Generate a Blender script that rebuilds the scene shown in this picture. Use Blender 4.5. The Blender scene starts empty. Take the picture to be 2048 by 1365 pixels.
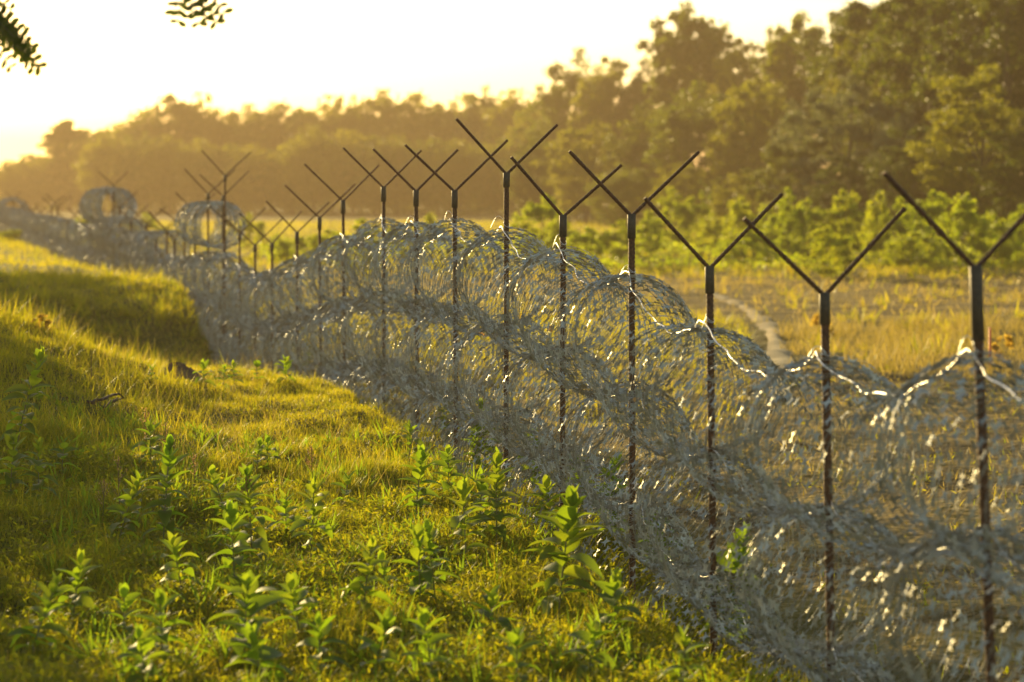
import bpy, math, random
import numpy as np
from mathutils import Vector, noise as mnoise
sc = bpy.context.scene
COL = sc.collection
R = np.random.default_rng(7)
random.seed(7)
# ------------------------------------------------------------------ camera, world, sun
FPX = 5200.0                       # focal length in photo pixels (2048 wide)
CZ = 3.0                           # camera height above the datum
YH = 385.0                         # horizon row in the photo
cam = bpy.data.cameras.new('camera')
cam.sensor_width = 36; cam.lens = 36 * FPX / 2048
cam.shift_y = (YH - 682.5) / 2048
cam.clip_start = 0.3; cam.clip_end = 4000
cam.dof.use_dof = True; cam.dof.focus_distance = 22.5; cam.dof.aperture_fstop = 1.85
cam_o = bpy.data.objects.new('camera', cam); COL.objects.link(cam_o)
cam_o.location = (0, 0, CZ); cam_o.rotation_euler = (math.pi / 2, 0, 0)
sc.camera = cam_o
SUN_AZ, SUN_EL = -24.0, 10.5       # degrees from +Y towards +X, and above the horizon
wd = bpy.data.worlds.new('World'); sc.world = wd; wd.use_nodes = True
nt = wd.node_tree
sky = nt.nodes.new('ShaderNodeTexSky'); sky.sky_type = 'NISHITA'; sky.sun_disc = False
sky.sun_elevation = math.radians(SUN_EL); sky.sun_rotation = math.radians(SUN_AZ)
sky.air_density = 1.0; sky.dust_density = 1.0; sky.ozone_density = 1.0
tint = nt.nodes.new('ShaderNodeMix'); tint.data_type = 'RGBA'; tint.blend_type = 'MULTIPLY'; tint.inputs['Factor'].default_value = 1
tint.inputs['B'].default_value = (1.0, .95, .86, 1)          # the warm white balance of the photograph
nt.links.new(sky.outputs[0], tint.inputs['A']); nt.links.new(tint.outputs['Result'], nt.nodes['Background'].inputs[0])
nt.nodes['Background'].inputs[1].default_value = 0.14
sl = bpy.data.lights.new('sun', 'SUN'); sl.energy = 5.0; sl.angle = math.radians(0.5); sl.color = (1.0, 0.75, 0.31)
so = bpy.data.objects.new('sun', sl); COL.objects.link(so)
a, e = math.radians(SUN_AZ), math.radians(SUN_EL)
SUNV = Vector((math.sin(a) * math.cos(e), math.cos(a) * math.cos(e), math.sin(e)))
so.rotation_euler = (-SUNV).to_track_quat('-Z', 'Y').to_euler(); so.location = (0, 0, 60)
sc.view_settings.view_transform = 'Standard'; sc.view_settings.look = 'None'
sc.view_settings.exposure = 0.95; sc.view_settings.gamma = 1
cy = sc.cycles
cy.max_bounces = 6; cy.diffuse_bounces = 3; cy.glossy_bounces = 2; cy.transmission_bounces = 4; cy.volume_bounces = 0
cy.transparent_max_bounces = 4; cy.sample_clamp_indirect = 4; cy.sample_clamp_direct = 12; cy.use_denoising = True
cy.caustics_reflective = False; cy.caustics_refractive = False

# ------------------------------------------------------------------ helpers
def link(o, parent=None):
    COL.objects.link(o)
    if parent: o.parent = parent
    return o
def tag(o, label=None, cat=None, group=None, kind=None):
    if label: o['label'] = label
    if cat: o['category'] = cat
    if group: o['group'] = group
    if kind: o['kind'] = kind
    return o
def empty(name, loc, rz=0):
    o = bpy.data.objects.new(name, None); o.empty_display_size = 0.2
    o.location = loc; o.rotation_euler = (0, 0, rz); return link(o)
class MB:
    """collects vertex and face arrays and links them as one mesh"""
    def __init__(s): s.v = []; s.f = []; s.n = 0
    def add(s, v, f):
        v = np.asarray(v, float).reshape(-1, 3); f = np.asarray(f, int)
        s.v.append(v); s.f.append(f + s.n); s.n += len(v)
    def mesh(s, name, mat, smooth=False):
        me = bpy.data.meshes.new(name)
        v = np.concatenate(s.v); me.vertices.add(len(v)); me.vertices.foreach_set('co', v.astype(np.float32).ravel())
        loops = np.concatenate([f.ravel() for f in s.f]); cnt = np.concatenate([np.full(len(f), f.shape[1]) for f in s.f])
        st = np.concatenate([[0], np.cumsum(cnt)[:-1]])
        me.loops.add(len(loops)); me.loops.foreach_set('vertex_index', loops.astype(np.int32))
        me.polygons.add(len(cnt)); me.polygons.foreach_set('loop_start', st.astype(np.int32)); me.polygons.foreach_set('loop_total', cnt.astype(np.int32))
        if smooth: me.polygons.foreach_set('use_smooth', np.ones(len(cnt), bool))
        me.materials.append(mat); me.update(calc_edges=True); me.validate()
        return me
    def build(s, name, mat, parent=None, smooth=False):
        return link(bpy.data.objects.new(name, s.mesh(name, mat, smooth)), parent)
def tube_arrays(P, rad, sides, cap=True):
    P = np.asarray(P, float); n = len(P); rad = np.broadcast_to(rad, (n,)) if np.ndim(rad) < 2 else rad
    T = np.gradient(P, axis=0); T /= np.linalg.norm(T, axis=1)[:, None] + 1e-12
    up = np.where(np.abs(T[:, 2:3]) > .95, np.array([[1., 0, 0]]), np.array([[0, 0, 1.]]))
    if np.abs(T[:, 2]).max() > .8: up = np.tile([[.31, .95, .02]], (n, 1))
    A = np.cross(T, up); A /= np.linalg.norm(A, axis=1)[:, None] + 1e-12
    B = np.cross(T, A)
    th = np.arange(sides) * 2 * math.pi / sides
    rr = rad[:, None] if np.ndim(rad) < 2 else rad
    V = P[:, None] + (A[:, None] * np.cos(th)[None, :, None] + B[:, None] * np.sin(th)[None, :, None]) * rr[..., None]
    i = np.arange(n - 1)[:, None] * sides; j = np.arange(sides)[None]; k = (j + 1) % sides
    F = np.stack([i + j, i + k, i + sides + k, i + sides + j], -1).reshape(-1, 4)
    return V.reshape(-1, 3), F
def tube(mb, P, rad, sides=6):
    V, F = tube_arrays(P, rad, sides)
    n = len(P); base = mb.n
    mb.add(V, F)
    for idx, c in ((0, P[0]), (n - 1, P[-1])):
        mb.add(np.vstack([V[idx * sides:(idx + 1) * sides], [c]]), [[k, (k + 1) % sides, sides] for k in range(sides)])
def rotm(yaw, pitch, roll):
    """arrays of rotation matrices: roll about y, pitch about x, yaw about z"""
    cy_, sy, cp, sp, cr, sr = np.cos(yaw), np.sin(yaw), np.cos(pitch), np.sin(pitch), np.cos(roll), np.sin(roll)
    z = np.zeros_like(cy_); o = z + 1
    Z = np.stack([cy_, -sy, z, sy, cy_, z, z, z, o], -1).reshape(-1, 3, 3)
    X = np.stack([o, z, z, z, cp, -sp, z, sp, cp], -1).reshape(-1, 3, 3)
    Y = np.stack([cr, z, sr, z, o, z, -sr, z, cr], -1).reshape(-1, 3, 3)
    return Z @ X @ Y
def scatter(mb, tv, tf, pos, rot, scl):
    """template tv/tf placed at pos with rotation matrices and scales (n,) or (n,3)"""
    tv = np.asarray(tv, float); tf = np.asarray(tf, int); n = len(pos)
    scl = np.asarray(scl, float); scl = np.repeat(scl[:, None], 3, 1) if scl.ndim == 1 else scl
    V = np.einsum('nij,nkj->nki', rot, tv[None] * scl[:, None]) + pos[:, None]
    F = tf[None] + (np.arange(n) * len(tv))[:, None, None]
    mb.add(V.reshape(-1, 3), F.reshape(-1, tf.shape[1]))

# ------------------------------------------------------------------ fence line and terrain
def XF(Z): # lateral position of the fence line at distance Z
    Z = np.asarray(Z, float)
    return np.where(Z < 52.4, 5.05 - .2067 * Z, np.interp(Z, [52.4, 86, 106, 150, 165, 1700], [5.05 - .2067 * 52.4, -13.2, -18.3, -28.8, -32.4, -350]))
def X_at(px, Z): return (px - 1024) * Z / FPX
def REL(py, Z): return (YH - py) * Z / FPX
posts = [ # fork x, fork y, left tip, right tip, lean in px over the visible rod
 (1951, 530, (1762, 338), (2135, 355), 30), (1649, 585, (1485, 434), (1815, 420), 14), (1419, 532, (1288, 395), (1567, 390), 9),
 (1263, 428, (1138, 303), (1400, 304), 2), (1126, 430, (1022, 315), (1244, 330), -2), (1013, 345, (913, 239), (1115, 249), -2),
 (909, 380, (811, 290), (1015, 281), 5), (832, 380, (747, 298), (915, 300), 4), (767, 373, (687, 296), (842, 301), 2),
 (686, 400, (610, 328), (757, 331), 6), (639, 434, (571, 370), (709, 369), 5), (594, 463, (533, 402), (657, 405), 2),
 (544, 486, (479, 426), (602, 423), 1), (510, 489, (451, 436), (566, 436), 1), (479, 466, (421, 413), (531, 415), 1),
 (450, 350, (404, 301), (501, 304), -1), (416, 387, (370, 338), (469, 339), 1), (446, 391, (400, 349), (497, 342), 0),
 (390, 424, (352, 385), (430, 386), 0), (369, 452, (320, 417), (410, 415), 0), (349, 477, (297, 424), (384, 428), 0),
 (334, 460, (298, 423), (372, 425), 0), (312, 476, (272, 437), (350, 438), 0), (293, 447, (258, 413), (330, 414), 0),
 (262, 441, (229, 409), (296, 410), 0), (240, 412, (210, 379), (275, 382), 0), (227, 370, (197, 343), (256, 343), 0),
 (204, 438, (176, 412), (233, 412), 0), (181, 447, (155, 421), (208, 422), 0), (160, 442, (137, 417), (184, 418), 0),
 (136, 444, (112, 421), (159, 421), 0), (115, 412, (93, 389), (142, 392), 0), (103, 411, (84, 394), (130, 391), 0),
 (89, 431, (70, 413), (108, 414), 0), (73, 430, (56, 414), (91, 415), 0), (59, 427, (42, 412), (76, 412), 0),
 (40, 418, (25, 403), (55, 404), 0), (25, 398, (12, 384), (40, 385), 0), (8, 414, (-5, 401), (21, 402), 0)]
def Z_of(px):
    if px >= 440: return 26244.0 / (px + 51)
    zs = np.linspace(50, 175, 1500); return float(np.interp(-px, -(1024 + FPX * XF(zs) / zs), zs))
PZ = [Z_of(p[0]) for p in posts]; PZ[17] = 54.6
top_knots = [(9, -.78), (13.1, -.806), (15.44, -.97), (17.85, -.894), (19.97, -.615), (22.3, -.449), (24.66, -.331), (27.3, -.29), (29.7, -.34), (32.1, -.33),
 (35.6, -.58), (38.0, -.84), (40.7, -1.0), (44.1, -1.32), (46.8, -1.44), (49.5, -1.36), (52.4, -1.2), (56, -1.25), (61, -1.5), (66, -1.55), (70, -1.45), (80, -1.15),
 (86, -1.05), (97, -1.15), (106, -1.02), (127, -1.0), (150, -.85), (175, -.85)]
TZ = np.array([k[0] for k in top_knots]); TH = np.array([k[1] for k in top_knots])
allposts = sorted(PZ + [10.9, 8.8])
AP = np.array([allposts[0]] + [z for i, z in enumerate(allposts[1:]) if z - allposts[i] > .9])
def TOP(Z, sag=.2): # top of the upper coil: hangs between the posts
    Z = np.asarray(Z, float); h = np.interp(Z, TZ, TH)
    i = np.clip(np.searchsorted(AP, Z) - 1, 0, len(AP) - 2)
    t = np.clip((Z - AP[i]) / (AP[i + 1] - AP[i]), 0, 1)
    return h - sag * 4 * t * (1 - t)
gZ = np.array([-60, 0, 8, 13, 17, 20, 24, 27, 30, 33, 36, 40, 45, 50, 54, 57, 61, 66, 72, 78, 86, 97, 110, 130, 150, 175, 260, 2000.])
g5 = [-1.7, -1.75, -2.4, -2.75, -2.8, -2.62, -2.3, -2.0, -1.7, -1.5, -1.75, -2.5, -2.9, -2.6, -2.1, -1.85, -2.0, -2.45, -2.3, -2.1, -2.35, -2.3, -2.2, -2.35, -2.4, -2.6, -3, -3]
g2 = [-1.9, -2.0, -2.6, -2.85, -2.85, -2.8, -2.7, -2.6, -2.45, -2.32, -2.5, -3.15, -3.4, -3.25, -2.3, -1.95, -2.1, -2.55, -2.45, -2.2, -2.5, -2.5, -2.35, -2.45, -2.5, -2.7, -3, -3]
g1 = [-2.4, -2.5, -2.9, -3.0, -2.9, -2.85, -2.72, -2.58, -2.5, -2.46, -2.6, -3.1, -3.5, -3.45, -2.3, -2.05, -2.2, -2.65, -2.5, -2.4, -2.6, -2.65, -2.5, -2.6, -2.6, -2.8, -3, -3]
g0 = list(np.interp(gZ, TZ, TH) - 2.52); g0[0:3] = [-3, -3, -3.2]; g0[-2:] = [-3, -3]; g0 = [v if z < 60 or z > 200 else -3.7 for v, z in zip(g0, gZ)]
gr = [-3.1] * len(gZ)
Zf = np.arange(-60, 2000, .5); k = np.exp(-.5 * (np.arange(-6, 7) * .5 / .8) ** 2); k /= k.sum()
def ins(t, v): return list(np.insert(np.array(t, float), 13, v))
g5, g2, g1, g0, gr = ins(g5, -2.4), ins(g2, -3.1), ins(g1, -3.35), ins(g0, float(np.interp(52, gZ, g0))), ins(gr, -3.1); gZ = np.insert(gZ, 13, 52.)
TABLES = [np.convolve(np.pad(np.interp(Zf, gZ, t), 6, 'edge'), k, 'valid') for t in (g5, g2, g1, g0, gr)]
UK = np.array([-5., -2.3, -.55, 0., 2.5])
def HREL(X, Z):
    X = np.asarray(X, float); Z = np.asarray(Z, float); u = X - XF(Z)
    H = np.stack([np.interp(Z, Zf, t) for t in TABLES], -1)
    i = np.clip(np.searchsorted(UK, u) - 1, 0, 3); t = np.clip((u - UK[i]) / (UK[i + 1] - UK[i]), 0, 1); t = t * t * (3 - 2 * t) * .6 + t * .4
    h = np.take_along_axis(H, i[..., None], -1)[..., 0] * (1 - t) + np.take_along_axis(H, (i + 1)[..., None], -1)[..., 0] * t
    far = np.clip((-5 - u) / 8, 0, 1); far = far * far * (3 - 2 * far)
    h = h * (1 - far) + (-1.9) * far
    back = np.clip((Z - 175) / 80, 0, 1); h = h * (1 - back) + (-3.0) * back
    n = .05 * np.sin(X * 1.7 + Z * .6) * np.sin(Z * 1.1 + 1.3) + .03 * np.sin(X * 3.9 - Z * 2.3) + .02 * np.sin(X * 6.1 + Z * 5.2)
    n = n + .12 * np.sin(X * .23 + 1) * np.sin(Z * .17) * np.clip((u - 3) / 6, 0, 1)
    return h + n * np.clip(1.2 - Z / 400, .2, 1)
def ground(px, py, z0=11.5):
    """where the photo's pixel meets the ground"""
    zs = np.arange(z0, 400, .05); X = X_at(px, zs); h = HREL(X, zs); ray = REL(py, zs)
    i = int(np.argmax(h >= ray)); return float(X[i]), float(zs[i]), float(h[i])

# ------------------------------------------------------------------ materials
def mat(name):
    m = bpy.data.materials.new(name); m.use_nodes = True; nt = m.node_tree; nt.nodes.clear()
    return m, nt, nt.nodes.new('ShaderNodeOutputMaterial')
def ramp(nt, fac, cols):
    r = nt.nodes.new('ShaderNodeValToRGB'); el = r.color_ramp.elements
    while len(el) < len(cols): el.new(.5)
    for e_, (p, c) in zip(el, cols): e_.position = p; e_.color = (*c, 1)
    nt.links.new(fac, r.inputs[0]); return r.outputs[0]
def leaf_mat(name, cols, tcols, trans=.5, rough=.55, spec=.25, objvar=True):
    m, nt, out = mat(name)
    g = nt.nodes.new('ShaderNodeNewGeometry'); fac = g.outputs['Random Per Island']
    if objvar:
        oi = nt.nodes.new('ShaderNodeObjectInfo'); mx = nt.nodes.new('ShaderNodeMath'); mx.operation = 'MULTIPLY_ADD'
        mx.inputs[1].default_value = .6; nt.links.new(fac, mx.inputs[0])
        m2 = nt.nodes.new('ShaderNodeMath'); m2.operation = 'MULTIPLY'; m2.inputs[1].default_value = .4
        nt.links.new(oi.outputs['Random'], m2.inputs[0]); nt.links.new(m2.outputs[0], mx.inputs[2]); fac = mx.outputs[0]
    p = nt.nodes.new('ShaderNodeBsdfPrincipled'); p.inputs['Roughness'].default_value = rough; p.inputs['Specular IOR Level'].default_value = spec
    t = nt.nodes.new('ShaderNodeBsdfTranslucent'); ms = nt.nodes.new('ShaderNodeMixShader'); ms.inputs[0].default_value = trans
    n = len(cols) - 1
    nt.links.new(ramp(nt, fac, [(i / n, c) for i, c in enumerate(cols)]), p.inputs['Base Color'])
    nt.links.new(ramp(nt, fac, [(i / n, c) for i, c in enumerate(tcols)]), t.inputs[0])
    nt.links.new(p.outputs[0], ms.inputs[1]); nt.links.new(t.outputs[0], ms.inputs[2]); nt.links.new(ms.outputs[0], out.inputs[0])
    return m
def solid(name, cols, rough=.6, metal=0., scale=20, bump=0., spec=.5, island=False):
    m, nt, out = mat(name)
    p = nt.nodes.new('ShaderNodeBsdfPrincipled'); p.inputs['Roughness'].default_value = rough; p.inputs['Metallic'].default_value = metal
    p.inputs['Specular IOR Level'].default_value = spec
    tc = nt.nodes.new('ShaderNodeTexCoord'); n = nt.nodes.new('ShaderNodeTexNoise'); n.inputs['Scale'].default_value = scale; n.inputs['Detail'].default_value = 5
    nt.links.new(tc.outputs['Object'], n.inputs[0])
    c = ramp(nt, n.outputs[0], [(.3 + .4 * i / (len(cols) - 1), c) for i, c in enumerate(cols)])
    nt.links.new(c, p.inputs['Base Color'])
    if bump:
        b = nt.nodes.new('ShaderNodeBump'); b.inputs['Strength'].default_value = bump; b.inputs['Distance'].default_value = .01
        nt.links.new(n.outputs[0], b.inputs['Height']); nt.links.new(b.outputs[0], p.inputs['Normal'])
    nt.links.new(p.outputs[0], out.inputs[0]); return m
M = {}
M['rust'] = solid('rusty_steel', [(.035, .017, .008), (.10, .042, .016), (.16, .075, .03)], .75, .2, 60, .4)
M['tube'] = solid('dull_steel_tube', [(.045, .035, .022), (.09, .065, .035)], .6, .4, 40, .2)
M['wire'] = solid('galvanised_wire', [(.28, .26, .20), (.58, .58, .52)], .5, .65, 3)
M['core_wire'] = solid('dull_core_wire', [(.22, .20, .15), (.42, .41, .35)], .6, .5, 3)
M['bright_wire'] = solid('bright_line_wire', [(.75, .74, .7), (.85, .84, .8)], .3, 1., 8)
M['bark'] = solid('tree_bark', [(.05, .035, .02), (.12, .09, .055)], .9, 0, 6, .5)
M['stem'] = solid('plant_stem', [(.12, .13, .03), (.20, .17, .05)], .6, 0, 9)
M['dry_stem'] = solid('dry_stem', [(.10, .06, .025), (.2, .13, .05)], .8, 0, 12)
M['dead_wood'] = solid('dead_wood', [(.03, .018, .01), (.08, .05, .03)], .9, 0, 30, .5)
M['flower'] = solid('faded_flower', [(.14, .03, .015), (.28, .09, .04)], .8, 0, 40)
M['orange'] = solid('orange_paint', [(.75, .12, .03), (.85, .2, .05)], .5, 0, 20)
M['soil'] = solid('dug_soil', [(.07, .04, .02), (.16, .10, .05)], .95, 0, 8, 1.)
G1 = [(.035, .055, .004), (.075, .095, .006), (.12, .11, .01)]
T1 = [(.30, .38, .005), (.56, .56, .008), (.78, .60, .02)]
M['grass'] = leaf_mat('grass_blades', G1, T1, .5, .5, .3, False)
M['gold_grass'] = leaf_mat('gold_grass_blades', [(.07, .08, .005), (.12, .12, .007), (.18, .15, .012)], [(.50, .52, .006), (.74, .64, .01), (.86, .68, .03)], .5, .5, .3, False)
M['dry_grass'] = leaf_mat('dry_grass_blades', [(.15, .11, .02), (.24, .17, .04), (.32, .23, .07)], [(.45, .34, .04), (.6, .45, .08), (.7, .52, .14)], .45, .6, .3, False)
M['milk'] = leaf_mat('milkweed_leaf', [(.05, .10, .012), (.07, .13, .018), (.10, .15, .02)], [(.30, .50, .012), (.42, .58, .018), (.54, .58, .02)], .48, .55, .22)
M['weed'] = leaf_mat('weed_leaf', [(.05, .08, .006), (.09, .11, .01), (.14, .12, .01)], [(.38, .44, .008), (.58, .56, .01), (.74, .54, .02)], .5, .65, .15)
M['seed'] = leaf_mat('seed_head', [(.30, .17, .06), (.42, .26, .10)], [(.7, .4, .14), (.85, .55, .22)], .5, .6, .3)
M['yellow_leaf'] = leaf_mat('yellow_leaf', [(.30, .20, .03), (.35, .25, .04)], [(.8, .5, .05), (.85, .6, .08)], .5, .6, .3)
M['shrub'] = leaf_mat('shrub_leaf', [(.06, .10, .005), (.10, .13, .006), (.12, .13, .008)], [(.42, .56, .008), (.56, .64, .01), (.66, .62, .012)], .55, .5, .3)
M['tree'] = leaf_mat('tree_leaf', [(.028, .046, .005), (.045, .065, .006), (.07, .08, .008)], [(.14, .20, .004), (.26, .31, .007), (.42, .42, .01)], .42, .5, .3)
M['lit_tree'] = leaf_mat('lit_tree_leaf', [(.05, .06, .006), (.075, .085, .008), (.10, .10, .01)], [(.28, .30, .006), (.42, .42, .008), (.58, .50, .012)], .45, .5, .3)  # lighter copy of the tree leaf: golden sunlight put into the colour
M['silver'] = leaf_mat('silver_leaf', [(.09, .11, .06), (.13, .14, .08), (.16, .17, .10)], [(.16, .20, .05), (.24, .26, .08), (.30, .30, .10)], .35, .55, .3)
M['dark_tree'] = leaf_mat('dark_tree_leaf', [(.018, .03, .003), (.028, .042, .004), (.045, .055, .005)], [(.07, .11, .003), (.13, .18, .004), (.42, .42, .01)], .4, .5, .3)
M['locust'] = leaf_mat('locust_leaf', [(.03, .05, .008), (.04, .06, .01)], [(.10, .14, .008), (.14, .17, .01)], .3, .5, .3)
def ground_mat():
    m, nt, out = mat('earth_and_turf')
    tc = nt.nodes.new('ShaderNodeTexCoord'); at = nt.nodes.new('ShaderNodeAttribute'); at.attribute_name = 'bare'
    def nz(s, d=6):
        n = nt.nodes.new('ShaderNodeTexNoise'); n.inputs['Scale'].default_value = s; n.inputs['Detail'].default_value = d; nt.links.new(tc.outputs['Object'], n.inputs[0]); return n.outputs[0]
    turf = ramp(nt, nz(1.3), [(.3, (.035, .045, .006)), (.5, (.065, .07, .008)), (.7, (.09, .075, .015))])
    mp = nt.nodes.new('ShaderNodeMapping'); mp.inputs['Scale'].default_value = (.25, 1, 1); nt.links.new(tc.outputs['Object'], mp.inputs[0])
    n2 = nt.nodes.new('ShaderNodeTexNoise'); n2.inputs['Scale'].default_value = 1.1; n2.inputs['Detail'].default_value = 8; nt.links.new(mp.outputs[0], n2.inputs[0])
    soil = ramp(nt, n2.outputs[0], [(.38, (.045, .028, .004)), (.5, (.15, .095, .016)), (.62, (.34, .23, .05))])
    mx = nt.nodes.new('ShaderNodeMix'); mx.data_type = 'RGBA'
    ad = nt.nodes.new('ShaderNodeMath'); ad.operation = 'MULTIPLY_ADD'; ad.inputs[1].default_value = .5; ad.use_clamp = True
    s = nt.nodes.new('ShaderNodeMath'); s.operation = 'SUBTRACT'; s.inputs[1].default_value = .25
    nt.links.new(nz(2.2), ad.inputs[0]); nt.links.new(at.outputs['Fac'], s.inputs[0]); nt.links.new(s.outputs[0], ad.inputs[2])
    nt.links.new(ad.outputs[0], mx.inputs['Factor']); nt.links.new(turf, mx.inputs['A']); nt.links.new(soil, mx.inputs['B'])
    p = nt.nodes.new('ShaderNodeBsdfPrincipled'); p.inputs['Roughness'].default_value = .95; p.inputs['Specular IOR Level'].default_value = .15
    nt.links.new(mx.outputs['Result'], p.inputs['Base Color'])
    b = nt.nodes.new('ShaderNodeBump'); b.inputs['Strength'].default_value = .9; b.inputs['Distance'].default_value = .14
    nt.links.new(nz(7, 8), b.inputs['Height']); nt.links.new(b.outputs[0], p.inputs['Normal']); nt.links.new(p.outputs[0], out.inputs[0])
    return m
M['ground'] = ground_mat()
M['track'] = solid('trodden_earth', [(.20, .14, .05), (.38, .28, .13)], .95, 0, 2.5, .6)

# ------------------------------------------------------------------ ground
def BARE(X, Z):
    u = X - XF(Z)
    b = np.clip((u - .5) / 1.2, 0, 1) * np.where(Z < 46, .95, 0)
    b = np.maximum(b, .9 * np.clip((u - 6) / 3, 0, 1) * np.clip((Z - 60) / 6, 0, 1) * np.clip((98 - Z) / 8, 0, 1))
    b = np.maximum(b, .35 * (u > 2) * (Z >= 46) * (Z < 300))
    b = np.maximum(b, .9 * np.exp(-((u + 1.5) / 1.6) ** 2 - ((Z - 44) / 4) ** 2))
    return b
zr = np.concatenate([np.linspace(-50, 8, 16), np.arange(8.5, 62, .22), 62 * (1500 / 62) ** np.linspace(0.005, 1, 120)])
ur = np.concatenate([-8 - (700 / 8) ** np.linspace(1, 0.05, 26) * 8 + 0, np.arange(-8, 6, .22), 6 * (760 / 6) ** np.linspace(0, 1, 60)]); ur = np.unique(ur)
U, Zg = np.meshgrid(ur, zr); Xg = U + XF(Zg); Hg = HREL(Xg, Zg)
V = np.stack([Xg, Zg, Hg + CZ], -1).reshape(-1, 3); nr, nc = U.shape
i = (np.arange(nr - 1)[:, None] * nc + np.arange(nc - 1)[None]).ravel()
mb = MB(); mb.add(V, np.stack([i, i + 1, i + nc + 1, i + nc], -1))
gnd = mb.build('ground', M['ground'], smooth=True); tag(gnd, kind='structure')
at = gnd.data.attributes.new('bare', 'FLOAT', 'POINT'); at.data.foreach_set('value', BARE(Xg, Zg).ravel().astype(np.float32))
# trodden path beyond the fence
pp = [(1425, 588), (1470, 606), (1510, 630), (1538, 655), (1556, 690), (1562, 740), (1560, 800)]
pts = np.array([ground(x, y)[:2] for x, y in pp]); tt = np.linspace(0, len(pts) - 1, 60)
cx = np.interp(tt, range(len(pts)), pts[:, 0]); cyy = np.interp(tt, range(len(pts)), pts[:, 1])
mb = MB(); w = .21
for s0 in (0,):
    rows = []
    for q in np.linspace(-1, 1, 7):
        x_ = cx + q * w * (1 + .25 * np.sin(tt * 3) + .15 * np.sin(tt * 13 + q)); rows.append(np.stack([x_, cyy, HREL(x_, cyy) + CZ + .065 - .05 * q * q], -1))
    V = np.stack(rows, 1).reshape(-1, 3); i = (np.arange(59)[:, None] * 7 + np.arange(6)[None]).ravel()
    mb.add(V, np.stack([i, i + 1, i + 8, i + 7], -1))
tag(mb.build('path', M['track'], smooth=True), kind='structure')

def OFFPATH(X, Z, m=.7): return (np.abs(X - np.interp(Z, pts[::-1, 1], pts[::-1, 0])) > m) | (Z > pts[0, 1] + 3)
# ------------------------------------------------------------------ fence posts
def rebar(mb, p0, p1, r, fine):
    p0, p1 = np.array(p0, float), np.array(p1, float); L = np.linalg.norm(p1 - p0)
    if not fine: tube(mb, np.linspace(p0, p1, 3), r, 6); return
    n = int(L / .011) + 2; s = np.linspace(0, L, n); th = np.arange(8) * math.pi / 4
    rr = r * (1 + .13 * np.clip(np.sin(s[:, None] * 2 * math.pi / .034 + 2 * th[None]) * 3, -.4, 1))
    rr = rr * (1 + .10 * (np.arange(8) % 4 == 0))[None]
    V, F = tube_arrays(np.linspace(p0, p1, n), rr, 8); mb.add(V, F)
    mb.add(np.vstack([V[-8:], [p1]]), [[k, (k + 1) % 8, 8] for k in range(8)]); mb.add(np.vstack([V[:8], [p0]]), [[k, (k + 1) % 8, 8] for k in range(8)])
order = ['nearest post at the right edge', 'second post from the right edge', 'third post from the right', 'fourth post from the right, where the top coil arches high beside it',
 'fifth post from the right', 'post whose fork stands highest above the coils in the middle of the fence', 'post just left of the one with the highest fork',
 'second post left of the one with the highest fork', 'third post left of the one with the highest fork', 'fourth post left of the one with the highest fork',
 'fifth post left of the highest fork, lower than its right neighbour', 'sixth post left of the highest fork, where the forks step down',
 'seventh post left of the highest fork', 'lowest post in the dip of the fence', 'post right beside the big loose coil, in front of it',
 'tall post standing in front of the big loose coil', 'dark post rising behind the big loose coil, on its left side', 'post half hidden behind the tall post at the big loose coil',
 'hazy post at the left rim of the big loose coil', 'low hazy post just left of the big loose coil', 'second low hazy post left of the big loose coil',
 'third low hazy post left of the big loose coil', 'fourth low hazy post left of the big loose coil', 'hazy post between the two loose coils on the fence',
 'blurred post at the right rim of the far loose coil', 'blurred post seen inside the far loose coil', 'tall blurred post rising through the far loose coil',
 'blurred post just left of the far loose coil', 'second blurred post left of the far loose coil', 'third blurred post left of the far loose coil',
 'fourth blurred post left of the far loose coil', 'darkest fork of the tight cluster of far posts', 'faint post just behind the darkest far fork',
 'faint far post left of the tight cluster', 'second faint far post left of the tight cluster', 'faint far post fourth from the left frame edge',
 'faint far post third from the left frame edge', 'far post wrapped by the last coil of the fence', 'farthest post of all at the left frame edge']
looks = ['rusty ribbed rebar', 'brown rebar', 'dark rusty rebar']
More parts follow.
